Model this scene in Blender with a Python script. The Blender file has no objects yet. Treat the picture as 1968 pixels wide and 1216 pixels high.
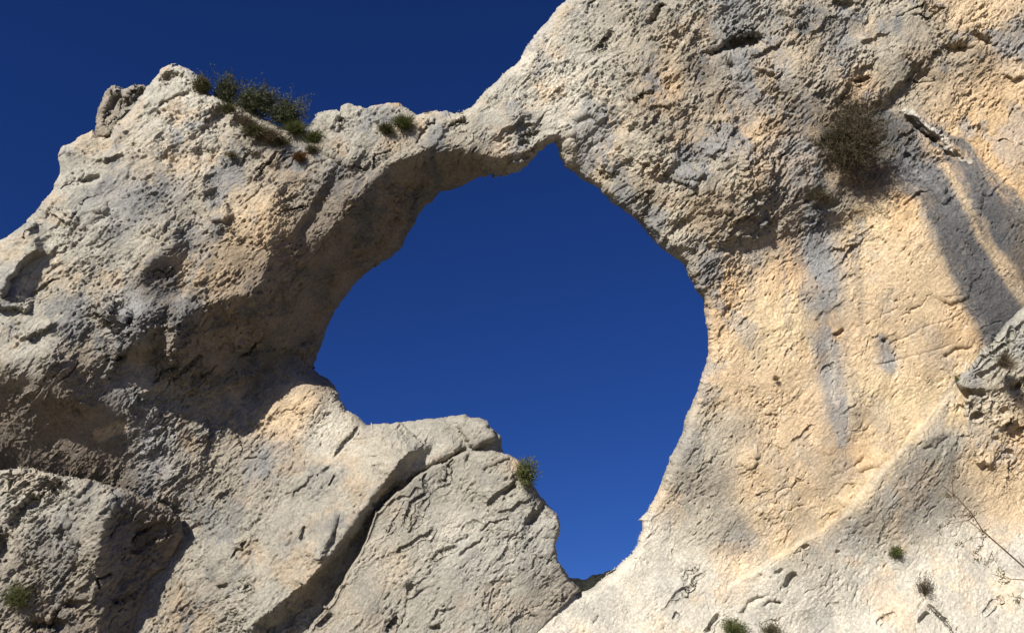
import bpy, math, random
import numpy as np
from mathutils import Vector
R = math.radians

# ------------------------------------------------------------------ camera, world, sun
STEP = 1.2                      # mesh pitch on the rock inside the view
FPX = 984.0 / math.tan(R(30)); PITCH = R(28); CAMZ = 1.7
sc = bpy.context.scene
cam = bpy.data.cameras.new('camera'); cam.angle = R(60); cam.clip_start = .1; cam.clip_end = 20000
camo = bpy.data.objects.new('camera', cam); sc.collection.objects.link(camo)
camo.location = (0, 0, CAMZ); camo.rotation_euler = (R(90) + PITCH, 0, 0); sc.camera = camo
CX = np.array([1., 0, 0]); CF = np.array([0, math.cos(PITCH), math.sin(PITCH)]); CU = np.array([0, -math.sin(PITCH), math.cos(PITCH)])
LC = np.array([-.47, .76, .45]); LC /= np.linalg.norm(LC)        # towards the sun: camera right, up, back
LW = LC[0] * CX + LC[1] * CU - LC[2] * CF
SUN_EL = math.asin(LW[2]); SUN_AZ = math.atan2(LW[0], LW[1])
w = bpy.data.worlds.new('World'); sc.world = w; w.use_nodes = True
nt = w.node_tree; bg = nt.nodes['Background']
sky = nt.nodes.new('ShaderNodeTexSky'); sky.sky_type = 'NISHITA'; sky.sun_disc = False
sky.sun_elevation = SUN_EL; sky.sun_rotation = SUN_AZ; sky.altitude = 2500; sky.air_density = .95; sky.dust_density = .0; sky.ozone_density = 7.0
hs = nt.nodes.new('ShaderNodeHueSaturation'); hs.inputs['Hue'].default_value = .518; hs.inputs['Saturation'].default_value = 1.14; hs.inputs['Value'].default_value = 1.02
nt.links.new(sky.outputs[0], hs.inputs['Color']); nt.links.new(hs.outputs[0], bg.inputs['Color']); bg.inputs['Strength'].default_value = .05
sl = bpy.data.lights.new('sun', 'SUN'); sl.energy = 4.9; sl.angle = R(.5); sl.color = (1, .94, .83)
slo = bpy.data.objects.new('sun', sl); sc.collection.objects.link(slo)
slo.rotation_euler = Vector(LW).to_track_quat('Z', 'Y').to_euler(); slo.location = (-20, -20, 30)
sc.view_settings.view_transform = 'Standard'; sc.view_settings.look = 'None'; sc.view_settings.gamma = 1; sc.view_settings.exposure = .63
sc.cycles.max_bounces = 6; sc.cycles.diffuse_bounces = 3

col = sc.collection
rng = np.random.default_rng(7); random.seed(7)

def tag(o, label=None, cat=None, group=None, kind=None):
    for k, v in (('label', label), ('category', cat), ('group', group), ('kind', kind)):
        if v: o[k] = v
    return o

# ------------------------------------------------------------------ numeric helpers
_p = rng.permutation(256).astype(np.int32); PERM = np.concatenate([_p, _p, _p])
_g = rng.normal(size=(256, 3)); _g /= np.linalg.norm(_g, axis=1)[:, None]; GR = (_g * 1.55).astype(np.float32)
def perlin(x, y, z, seed=0):
    sh = x.shape; x = x.ravel() + seed * 17.31; y = y.ravel() + seed * 5.77; z = z.ravel() - seed * 9.13
    out = np.empty(x.shape, np.float32)
    for a in range(0, x.size, 400000):
        X = x[a:a+400000]; Y = y[a:a+400000]; Z = z[a:a+400000]
        fx = np.floor(X); fy = np.floor(Y); fz = np.floor(Z)
        ix = fx.astype(np.int32) & 255; iy = fy.astype(np.int32) & 255; iz = fz.astype(np.int32) & 255
        X = (X - fx).astype(np.float32); Y = (Y - fy).astype(np.float32); Z = (Z - fz).astype(np.float32)
        u = X*X*X*(X*(X*6-15)+10); v = Y*Y*Y*(Y*(Y*6-15)+10); ww = Z*Z*Z*(Z*(Z*6-15)+10)
        r = []
        for dx in (0, 1):
            p0 = PERM[ix + dx]
            for dy in (0, 1):
                p1 = PERM[p0 + iy + dy]
                for dz in (0, 1):
                    g = GR[PERM[p1 + iz + dz]]
                    r.append(g[:, 0]*(X-dx) + g[:, 1]*(Y-dy) + g[:, 2]*(Z-dz))
        a0 = r[0]+ww*(r[1]-r[0]); a1 = r[2]+ww*(r[3]-r[2]); b0 = r[4]+ww*(r[5]-r[4]); b1 = r[6]+ww*(r[7]-r[6])
        a0 = a0+v*(a1-a0); b0 = b0+v*(b1-b0)
        out[a:a+400000] = a0+u*(b0-a0)
    return out.reshape(sh)
def sstep(a, b, x):
    t = np.clip((x-a)/(b-a), 0, 1); return t*t*(3-2*t)
def seg_dist(U, V, pts, closed=False):
    """unsigned distance, signed side of the nearest segment, arclength fraction"""
    pts = np.asarray(pts, float); n = len(pts)
    L = np.hypot(*(np.diff(pts, axis=0).T)); tot = L.sum() + 1e-9; acc = 0
    best = np.full(U.shape, 1e9); side = np.zeros(U.shape); arc = np.zeros(U.shape)
    for i in range(n if closed else n-1):
        a = pts[i]; b = pts[(i+1) % n]; d = b-a; l2 = d@d+1e-9
        t = np.clip(((U-a[0])*d[0]+(V-a[1])*d[1])/l2, 0, 1)
        ex = U-a[0]-t*d[0]; ey = V-a[1]-t*d[1]; e = ex*ex+ey*ey
        m = e < best; best = np.where(m, e, best)
        if not closed:
            side = np.where(m, np.sign(d[0]*ey-d[1]*ex), side); arc = np.where(m, (acc+t*math.sqrt(l2))/tot, arc); acc += L[i]
    return np.sqrt(best), side, arc
def inside(U, V, pts):
    pts = np.asarray(pts, float); c = np.zeros(U.shape, bool); n = len(pts)
    for i in range(n):
        x0, y0 = pts[i]; x1, y1 = pts[(i+1) % n]
        if y0 == y1: continue
        c ^= ((y0 > V) != (y1 > V)) & (U < (x1-x0)*(V-y0)/(y1-y0)+x0)
    return c
def sdf(U, V, outlines):
    d = np.full(U.shape, 1e9); ins = np.zeros(U.shape, bool)
    for o in outlines:
        d = np.minimum(d, seg_dist(U, V, o, True)[0]); ins ^= inside(U, V, o)
    return np.where(ins, d, -d)
def bspline_w(x, x0, h, n):
    """matrix of cubic B-spline weights sampling a coarse uniform grid"""
    t = (x-x0)/h; i = np.floor(t).astype(int); f = t-i; W = np.zeros((len(x), n))
    ws = [(1-f)**3/6, (3*f**3-6*f**2+4)/6, (-3*f**3+3*f**2+3*f+1)/6, f**3/6]
    for k in range(4): np.add.at(W, (np.arange(len(x)), np.clip(i-1+k, 0, n-1)), ws[k])
    return W
# coarse authoring grid (photo pixel units)
H = 5.0; CU0, CV0 = -460., -420.; NCU, NCV = 585, 430
cu = CU0 + H*np.arange(NCU); cv = CV0 + H*np.arange(NCV); GU, GV = np.meshgrid(cu, cv)
def up(F, u, v): return bspline_w(v, CV0, H, NCV) @ F @ bspline_w(u, CU0, H, NCU).T
def at(F, u, v): return float(up(F, np.array([float(u)]), np.array([float(v)]))[0, 0])
def shepard(pts, nval, sig=70.):
    num = [np.zeros(GU.shape) for _ in range(nval)]; den = np.zeros(GU.shape)
    for p in pts:
        s = p[2+nval] if len(p) > 2+nval else sig
        r2 = ((GU-p[0])**2+(GV-p[1])**2)/(s*s)
        ww = np.exp(-r2/2)+1e-3/(1+r2)**2
        den += ww
        for k in range(nval): num[k] += ww*p[2+k]
    return [x/den for x in num]
def polymask(poly, soft):
    m = np.zeros(GU.shape)
    P = np.asarray(poly, float); a = soft*3
    j = (cu > P[:, 0].min()-a) & (cu < P[:, 0].max()+a); i = (cv > P[:, 1].min()-a) & (cv < P[:, 1].max()+a)
    ix = np.ix_(i, j); d = sdf(GU[ix], GV[ix], [poly]); m[ix] = sstep(-soft, soft, d); return m
def poisson(p, q, s0, lam_len):
    """log-depth whose slope follows the facing (p right, q up)"""
    gx = p/FPX; gy = -q/FPX
    ex = np.block([[gx, -gx[:, ::-1]], [gx[::-1], -gx[::-1, ::-1]]]); ey = np.block([[gy, gy[:, ::-1]], [-gy[::-1], -gy[::-1, ::-1]]])
    e0 = np.block([[s0, s0[:, ::-1]], [s0[::-1], s0[::-1, ::-1]]])
    kx = 2*math.pi*np.fft.rfftfreq(ex.shape[1], H)[None]; ky = 2*math.pi*np.fft.fftfreq(ex.shape[0], H)[:, None]
    lam = 1/lam_len**2
    S = (-1j*kx*np.fft.rfft2(ex)-1j*ky*np.fft.rfft2(ey)+lam*np.fft.rfft2(e0))/(kx*kx+ky*ky+lam)
    return np.fft.irfft2(S, ex.shape)[:GU.shape[0], :GU.shape[1]]
def unproj(u, v, d):
    d = np.asarray(d, float)[..., None]
    return np.array([0, 0, CAMZ]) + d*(CF + CX*((np.asarray(u)[..., None]-984)/FPX) + CU*((608-np.asarray(v)[..., None])/FPX))

# ------------------------------------------------------------------ the shape of the cliff: which way each place faces
# (u, v, p = turned right, q = turned up)
FACE = [(0,520,0,.5),(-200,700,-.2,.4),(-300,1100,-.1,.3),(150,350,-.15,.6),(250,300,-.05,.4),(330,200,.05,.45),(450,300,.15,.35),(550,300,.25,.3),(300,420,0,.32),(240,450,-.05,.38),
 (150,500,.03,.36),(400,420,.2,.3),(480,450,.3,.2),(100,620,.05,.35),(200,600,.1,.35),(60,700,0,.1),(130,690,.35,-.05,40),(280,560,.05,.3),(260,640,-.2,.45,40),(290,710,-.15,.4,40),
 (200,740,0,.2),(300,780,-.05,.35),(400,800,-.05,.35),(450,850,-.1,.35),(590,715,-.3,.6,30),(630,760,-.2,.6,30),(550,780,-.15,.3),(600,900,-.15,.42),(700,850,-.1,.45),(500,1000,-.1,.35),(430,1100,-.1,.4),(600,1000,-.15,.38),(380,1180,0,.4),
 (300,860,0,.25),(350,900,-.05,.3),(410,950,-.1,.35),
 (650,250,0,.6),(750,230,0,.6),(650,340,.1,.4),(850,235,0,.5),(900,250,0,.35),(980,200,-.1,.5),(1050,150,-.2,.6),(1060,240,0,.4),(950,260,0,.3),(580,420,.0,.4,40),
 (1150,80,-.25,.5),(1200,200,-.2,.35),(1150,300,-.1,.3),(1300,100,.03,.12),(1400,100,.05,.05),(1500,50,.03,.17),(1600,100,0,.12),(1700,150,0,.25),(1800,100,0,.05),(1760,170,.2,-.1,45),(1900,50,-.1,.4),
 (1880,120,.1,-.1,40),(1900,250,-.2,.45),(1300,300,-.08,.2),(1400,250,-.05,.1),(1300,420,-.15,.0),(1400,450,0,-.2),(1500,420,0,-.15),(1600,390,.1,-.15),(1500,300,-.03,.1),(1250,380,-.3,.1,45),(1640,250,.15,.1),
 (1700,480,-.1,.5),(1750,400,-.1,.6),(1400,600,-.15,.3),(1500,600,-.1,.35),(1620,600,0,.3),(1370,700,-.3,.3,50),(1700,600,-.1,.45),(1830,580,0,.4),(1850,350,.1,.3),(1900,450,.25,.2),(1900,560,.2,.1),
 (1600,800,-.1,.4),(1400,850,-.2,.4),(1350,950,-.25,.45),(1500,930,-.1,.45),(1620,920,.05,.25),(1420,1030,.1,.25),(1560,1010,-.1,.6),(1300,1100,-.2,.75),(1200,1180,-.2,.8),(1400,1150,-.2,.8),(1600,1080,-.2,.8),
 (1750,930,.0,.5),(1850,930,0,.5),(1900,1100,-.15,.9),(1700,1150,-.2,1.0),(1700,760,-.15,.5),(1780,800,-.2,.6),(1200,1400,-.1,.7),(1900,1400,-.1,.8),(600,1300,-.1,.5),(100,1400,0,.4),(2200,300,0,.3),(2200,1000,0,.6),
 (1300,-200,0,.5),(1900,-200,0,.3),(960,600,-.9,.3,90),(900,500,-.9,.3,60),(1200,600,-.6,.3,60),(1100,800,-.4,.3,70),(950,750,-.3,.3,50)]
POLY = [ # (outline, p, q, softness, strength)
 ([(1068,268),(1035,284),(1000,300),(940,302),(880,278),(830,288),(760,312),(712,352),(660,420),(615,462),(585,455),(560,372),(512,400),(522,470),(498,560),(430,575),(345,600),(330,650),(350,722),(420,762),(478,775),(508,735),(518,700),(570,684),(606,704),(700,620),(900,450),(1080,330)], 1.25,-.5, 9, 1),
 ([(1068,268),(1035,284),(1000,300),(940,302),(880,278),(830,288),(760,312),(740,345),(800,370),(900,380),(1080,330)], .25,-1.0, 8, 1),
 ([(0,700),(28,695),(40,760),(120,772),(200,775),(235,800),(245,860),(300,912),(420,1035),(300,985),(150,935),(-200,915),(-300,700)], .55,-.75, 10, 1),
 ([(248,612),(325,592),(315,640),(285,700),(215,708)], .95,-.25, 7, 1),
 ([(342,432),(360,470),(350,560),(305,575),(268,548),(280,505),(330,475)], .95,-.3, 7, 1),
 ([(120,650),(165,655),(165,690),(130,720),(90,700)], .7,-.2, 8, .8),
 ([(8,560),(60,505),(75,540),(60,585),(15,590)], .5,-.2, 8, .8),
 ([(520,340),(560,350),(560,400),(520,430)], .6,-.3, 10, .8),
 ([(1350,455),(1440,440),(1560,410),(1700,395),(1700,412),(1560,445),(1440,482),(1370,485)], .1,-.5, 12, .8),
]
P_, Q_ = shepard(FACE, 2, 62.)
for poly, p, q, soft, st in POLY:
    m = polymask(poly, soft)*st; P_ = P_*(1-m)+p*m; Q_ = Q_*(1-m)+q*m
S0 = math.log(26.5)+.28*(608-GV)/FPX
S_MAIN = poisson(P_, Q_, S0, 420.)

# ------------------------------------------------------------------ stain and rock colours (true stone colour, but N paints recess shade into the brown)
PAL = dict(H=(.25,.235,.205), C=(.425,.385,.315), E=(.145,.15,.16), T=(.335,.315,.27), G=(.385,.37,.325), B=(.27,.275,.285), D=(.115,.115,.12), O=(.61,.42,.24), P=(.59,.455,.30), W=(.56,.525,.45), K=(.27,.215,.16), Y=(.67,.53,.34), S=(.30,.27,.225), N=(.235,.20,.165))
HUE = [(0,520,'G'),(150,380,'G'),(300,200,'G'),(330,250,'W',50),(250,300,'C',50),(300,330,'P',30),(270,350,'B',30),(230,380,'B',35),(300,390,'C'),(330,370,'B',25),(170,470,'G'),(420,350,'C'),(480,420,'P',40),
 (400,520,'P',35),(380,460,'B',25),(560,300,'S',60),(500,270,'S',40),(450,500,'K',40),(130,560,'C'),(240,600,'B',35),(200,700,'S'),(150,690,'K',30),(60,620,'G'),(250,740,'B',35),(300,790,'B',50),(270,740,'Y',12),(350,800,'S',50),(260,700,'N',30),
 (310,540,'N',25),(400,640,'N'),(450,700,'N'),(550,560,'N'),(640,470,'N'),(600,620,'N'),(700,400,'N'),(800,340,'N',45),(900,315,'N',30),(430,580,'K',30),(380,600,'B',25),  # N: brown stone, darkened in colour where the alcove and hollows are shaded
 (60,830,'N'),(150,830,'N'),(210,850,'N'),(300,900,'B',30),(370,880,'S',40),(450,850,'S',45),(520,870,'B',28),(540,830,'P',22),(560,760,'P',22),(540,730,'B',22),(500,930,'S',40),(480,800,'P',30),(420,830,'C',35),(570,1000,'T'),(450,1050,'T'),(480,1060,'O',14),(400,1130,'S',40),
 (640,850,'W',26),(600,930,'T',50),(720,860,'C',50),(700,950,'T'),(500,1120,'T'),(850,830,'T',40),(600,1060,'T',50),(800,840,'G',30),(650,250,'G'),(740,230,'G'),(850,240,'C',50),(980,220,'G'),(1060,130,'W',45),(1100,200,'W',45),(1150,150,'G',40),(1120,60,'G',45),
 (1200,80,'C',45),(1240,130,'S',35),(1200,250,'C',45),(1130,290,'C',40),(1270,170,'O',25),(1350,60,'G',45),(1400,20,'B',28),(1450,110,'B',30),(1400,130,'S',35),(1480,140,'C',40),(1500,60,'C',45),(1600,60,'S',40),(1620,80,'B',25),
 (1430,165,'B',22),(1470,150,'O',22),(1480,200,'S',40),(1700,50,'C',45),(1680,110,'C',50),(1800,70,'S',35),(1870,40,'P',45),(1780,170,'S',40),(1840,200,'P',45),(1900,230,'O',50),(1960,150,'P',40),(1880,120,'K',25),(1950,90,'B',28),
 (1380,250,'C',45),(1300,240,'S',40),(1440,240,'O',35),(1350,320,'C',45),(1300,350,'C',40),(1420,330,'C',35),(1510,300,'B',28),(1540,350,'B',30),(1480,380,'S',35),(1400,420,'S',45),(1300,430,'C',40),(1250,400,'S',25),(1560,420,'B',28),(1450,480,'B',28),
 (1640,250,'K',35),(1640,330,'K',30),(1720,260,'D',22),(1750,300,'B',28),(1700,340,'K',25),(1600,380,'S',28),(1740,400,'O',22),(1700,430,'Y',35),(1750,470,'P',45),(1660,480,'P',40),
 (1800,350,'B',28),(1840,420,'D',30),(1870,500,'D',30),(1920,560,'D',32),(1960,620,'D',40),(1900,450,'D',30),(1950,500,'D',32),(1960,430,'S',20),(1860,300,'O',35),(1930,350,'O',40),(1950,280,'P',45),(1780,290,'O',14),(1830,340,'O',13),(1870,410,'P',15),
 (1270,60,'S',35),(1340,130,'K',22),(1560,180,'S',25),(1660,160,'O',22),(1240,200,'K',20),(1390,200,'K',22),(1530,230,'K',25),(1330,280,'K',18),(1460,340,'O',20),(1370,380,'K',20),(1540,60,'K',22),(1760,100,'K',22),(1830,130,'S',25),(1290,90,'P',20),(1480,90,'O',14),(1370,540,'S',28),(1400,560,'O',28),(1440,520,'P',35),(1500,520,'O',28),(1570,480,'B',22),(1590,520,'B',22),(1580,560,'B',22),(1600,590,'S',22),(1590,630,'O',16),(1480,600,'Y',35),(1400,640,'P',40),(1640,590,'P',30),(1720,580,'P',45),(1830,560,'P',40),(1860,620,'O',30),
 (1500,680,'Y',35),(1590,670,'B',16),(1600,720,'B',18),(1610,790,'B',20),(1620,830,'S',25),(1700,660,'D',10),(1705,690,'B',14),(1640,700,'P',30),(1760,650,'P',40),(1800,700,'P',35),(1380,740,'P',35),(1440,760,'P',35),(1520,760,'P',40),(1700,760,'Y',40),(1780,770,'Y',30),
 (1350,830,'C',40),(1420,820,'S',25),(1480,860,'P',40),(1560,860,'P',35),(1640,870,'O',40),(1700,850,'Y',30),(1370,910,'S',28),(1480,930,'P',35),(1600,920,'S',28),(1620,890,'B',14),(1560,960,'P',30),(1400,1020,'S',28),(1420,1040,'B',16),(1340,1000,'C',35),(1500,1010,'Y',35),(1570,980,'P',30),(1650,950,'Y',22),
 (1250,1080,'W',45),(1300,1160,'W'),(1180,1160,'W'),(1420,1110,'W',40),(1560,1060,'C',35),(1500,1150,'W'),(1650,1120,'W'),(1700,930,'G',22),(1720,970,'G',25),(1690,1010,'C',28),(1780,870,'G',28),(1800,900,'S',22),(1780,1000,'C',35),(1850,960,'S',24),(1900,940,'P',35),(1850,1080,'W',45),(1900,1180,'W'),(1750,1180,'W'),(1660,1010,'G',25)]
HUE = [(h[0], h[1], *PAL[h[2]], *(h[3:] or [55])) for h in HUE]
ROUGH = [(0,520,.8),(300,300,.85),(150,450,.6),(500,300,1.3),(650,300,.9),(450,480,1.1),(200,650,1.1),(350,720,1.2),(450,820,.9),(600,900,.45),(700,900,.5),(550,1050,.55),(400,1130,.9),(600,560,.7),(120,830,.5),(850,250,1),
 (1050,150,.6),(1150,200,.8),(1250,150,1.3),(1300,350,1.3),(1250,420,1.35),(1450,250,1.25),(1400,60,1.3),(1600,120,1.2),(1800,120,1.15),(1900,220,.55),(1680,160,.8),(1650,300,1.2),(1750,290,1.1),(1450,430,1.1),(1600,400,1.1),(1700,480,.3),(1900,480,.25),
 (1400,560,.8),(1350,620,.8),(1550,600,.4),(1700,600,.4),(1500,750,.35),(1370,800,.8),(1650,780,.3),(1550,870,.3),(1380,920,.55),(1450,1020,.35),(1250,1130,.25),(1500,1150,.35),(1700,900,.35),(1850,1080,.3),(1650,1080,.35),(1750,700,.5),(740,945,1.2,30),(690,1030,1.4,32),(620,1120,1.4,36),(550,1180,1.4,38)]
def joints(n, box, seed, ang=(-52, -20), ln=(25, 90), dep=(.05, .16)):
    """short jagged fractures; each a random walk"""
    r = np.random.default_rng(seed); out = []
    for i in range(n):
        x, y = r.uniform(box[0], box[2]), r.uniform(box[1], box[3]); a = r.uniform(*ang); L = r.uniform(*ln)**1.; pts = [(x, y)]
        for k in range(5):
            b = R(a+r.normal()*24); x += math.cos(b)*L/5; y += math.sin(b)*L/5; pts.append((x, y))
        if r.uniform() < .55: out.append(('crack', pts, r.uniform(1.2, 2.4), r.uniform(*dep)))
        else: out.append(('step', pts if r.uniform() < .25 else pts[::-1], r.uniform(*dep)*1.1, r.uniform(4, 9), r.uniform(14, 40)))
    return out
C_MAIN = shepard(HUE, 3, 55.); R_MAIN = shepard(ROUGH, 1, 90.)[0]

OUT_MAIN = [(0,458),(25,447),(50,425),(75,395),(100,365),(108,345),(115,330),(113,308),(122,288),(150,262),(178,248),(190,262),(208,260),(225,235),(250,210),(282,176),(297,152),(312,135),(325,126),(345,124),(362,130),(375,142),(390,150),(398,165),(405,180),(430,188),(470,203),(500,222),(530,240),(560,246),(590,245),(604,232),(612,222),(640,212),(656,215),(664,206),(700,210),(720,200),(745,196),(768,197),(785,208),(800,220),(840,215),(875,214),(905,203),(920,190),(935,170),(960,150),(970,138),(990,125),(1005,100),(1020,75),(1035,60),(1055,40),(1070,15),(1090,0),(1110,-25),(1180,-120),(1300,-250),(1400,-410),(2450,-410),(2450,1715),(-450,1715),(-450,800),(-250,640),(-120,530)]
HOLE = [(1068,273),(1055,275),(1040,285),(1030,300),(1015,318),(1000,330),(975,336),(948,342),(945,334),(920,338),(890,352),(865,362),(842,366),(830,385),(815,398),(800,420),(785,445),(770,468),(745,495),(720,512),(700,530),(680,552),(660,575),(640,605),(628,630),(620,655),(610,680),(603,705),(615,716),(635,728),(645,742),(652,768),(665,785),(685,800),(705,812),(740,812),(775,813),(800,810),(825,806),(850,806),(880,800),(893,798),(900,806),(920,805),(938,815),(950,828),(962,840),(963,860),(972,876),(985,900),(1005,935),(1035,975),(1052,1000),(1050,1050),(1058,1085),(1080,1118),(1112,1140),(1135,1128),(1160,1108),(1180,1090),(1205,1068),(1222,1045),(1232,1020),(1234,1005),(1228,998),(1240,985),(1255,960),(1268,935),(1282,905),(1295,870),(1312,840),(1322,800),(1335,770),(1345,735),(1355,700),(1362,680),(1360,640),(1356,600),(1350,575),(1340,560),(1330,540),(1315,515),(1290,490),(1260,470),(1235,445),(1215,420),(1190,398),(1160,372),(1135,352),(1110,335),(1090,322),(1080,305),(1074,285)]

# local relief: ('crack', line, width, depth) ('step', line, height, ramp, fade): left of the line of travel stands proud; ('pit', u, v, ru, rv, depth, angle); ('bump', ...)
FEAT_MAIN = [
 ('step',[(845,822),(822,858),(790,880),(762,915),(735,945),(705,985),(675,1030),(640,1080),(600,1125),(560,1160),(520,1190),(440,1250)],.95,30,150),
 ('step',[(900,852),(872,872),(840,890),(800,915),(765,950)],.45,22,90),
 ('step',[(655,985),(635,1030),(615,1085)],.16,10,40),('step',[(635,1060),(612,1100),(590,1140)],.16,12,40),
 ('step',[(95,473),(60,492),(40,508),(18,540),(4,580)],.45,14,60),('step',[(60,600),(30,592),(-20,592)],.3,10,30),
 ('step',[(245,192),(225,235),(206,262)],.3,10,60),('step',[(700,640),(688,655)],.1,6,20),
 ('step',[(960,838),(930,850),(905,866)],.4,14,60),('crack',[(690,812),(672,838),(640,880)],2.5,.12),
 ('crack',[(590,1010),(575,1040)],5,.15),('pit',625,905,16,5,.12,-30),('pit',880,1120,3,2,.1,0),
 ('step',[(1380,1140),(1480,1080),(1580,1020),(1640,968),(1700,900),(1760,835),(1838,745)],.5,9,110),
 ('pit',1655,300,62,70,.35,-20),('pit',425,232,34,22,.35,-35),('pit',1428,84,34,15,.75,-12),('pit',1385,98,26,7,.35,-20),('pit',1445,72,18,9,.4,0),
 ('pit',1405,130,14,12,.25,0),('pit',1840,95,26,12,.3,0),('pit',1890,80,20,10,.3,30),('crack',[(1280,5),(1262,30),(1245,50)],9,.3),('pit',1620,12,20,10,.3,0),
 ('crack',[(1734,218),(1764,246),(1796,272),(1832,300)],5,.25),('crack',[(1744,212),(1774,236),(1806,262),(1840,290),(1858,312)],4,-.14),('pit',1645,215,22,9,.3,0),('pit',1566,375,20,12,.25,-20),('pit',1590,395,22,10,.25,-10),('pit',1745,300,6,5,.15,0),
 ('step',[(1650,205),(1700,198),(1740,160),(1760,118)],-.28,14,50),('step',[(1820,395),(1790,372)],.1,8,20),
 ('step',[(1960,700),(1900,655),(1850,690),(1830,700),(1770,712)],-.0,8,20),('crack',[(1700,665),(1735,650),(1790,625),(1850,600)],3,.07),('crack',[(1680,700),(1740,690),(1800,672),(1830,660)],3,.08),('crack',[(1810,690),(1835,675),(1860,668)],6,.2),
 ('crack',[(1640,630),(1690,608),(1730,590)],2.5,.05),('crack',[(1715,585),(1728,578)],4,.12),('crack',[(1500,608),(1520,602),(1532,600)],3,.08),('crack',[(1600,645),(1625,635)],4,.12),('pit',1492,728,6,5,.12,0),('pit',1698,655,6,5,.15,0),
 ('crack',[(1640,900),(1655,888),(1665,878)],5,.12),('crack',[(1590,918),(1625,905),(1645,893)],3,.07),('crack',[(1490,985),(1520,978),(1550,970)],3,.06),('crack',[(1520,852),(1540,840),(1565,815)],3,.06),
 ('crack',[(1358,1216),(1372,1195),(1382,1180)],4,.15),('crack',[(1420,1186),(1440,1160),(1456,1150),(1475,1145)],5,.15),('crack',[(1466,1166),(1480,1158),(1505,1156)],4,.14),('crack',[(1508,1130),(1520,1108),(1532,1102)],5,.16),('pit',1548,1050,6,3,.12,-20),('pit',1498,1098,8,4,.12,-30),('pit',1610,1060,4,3,.1,0),
 ('crack',[(1768,1195),(1784,1175)],6,.16),('crack',[(1785,1160),(1810,1185),(1830,1205)],3,.08),('crack',[(1658,1018),(1675,1000)],4,.1),('crack',[(1580,1020),(1640,965),(1700,905)],3,.04),
 ('step',[(1220,300),(1190,320),(1160,345)],.1,8,30),('step',[(1340,485),(1290,470),(1240,430)],.12,10,30),('crack',[(1150,1180),(1140,1200)],3,.07),('crack',[(1295,1190),(1300,1180)],3,.08),
 ('step',[(540,330),(470,285),(430,250)],.22,16,50),('step',[(400,270),(440,240),(500,230)],-.22,14,40),('pit',395,300,30,20,.25,0),('pit',175,345,16,7,.2,-15),('pit',160,350,7,6,.15,0),('pit',95,370,14,6,.12,-40),
 ('step',[(690,330),(620,290),(560,300)],.12,14,40),('step',[(860,225),(850,260),(815,300)],.12,12,35),('step',[(650,310),(600,400),(555,470)],.2,16,40),('pit',330,152,26,14,.35,10),('crack',[(300,205),(330,195),(372,170)],5,.12),
 ('pit',430,1128,9,5,.18,-20),('pit',355,1128,10,5,.15,-20),('pit',508,865,3,3,.12,0),('pit',548,728,8,6,.15,0),
 ('step',[(330,600),(290,640),(240,700)],.1,14,40),('bump',580,750,75,55,.55,0),('bump',270,640,40,60,.3,0),('bump',330,660,25,50,.35,20),('bump',100,710,80,60,.5,0),('bump',1420,330,120,90,.5,0),('bump',1250,250,80,100,.4,0),('bump',1550,130,90,60,.4,0),
]

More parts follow.
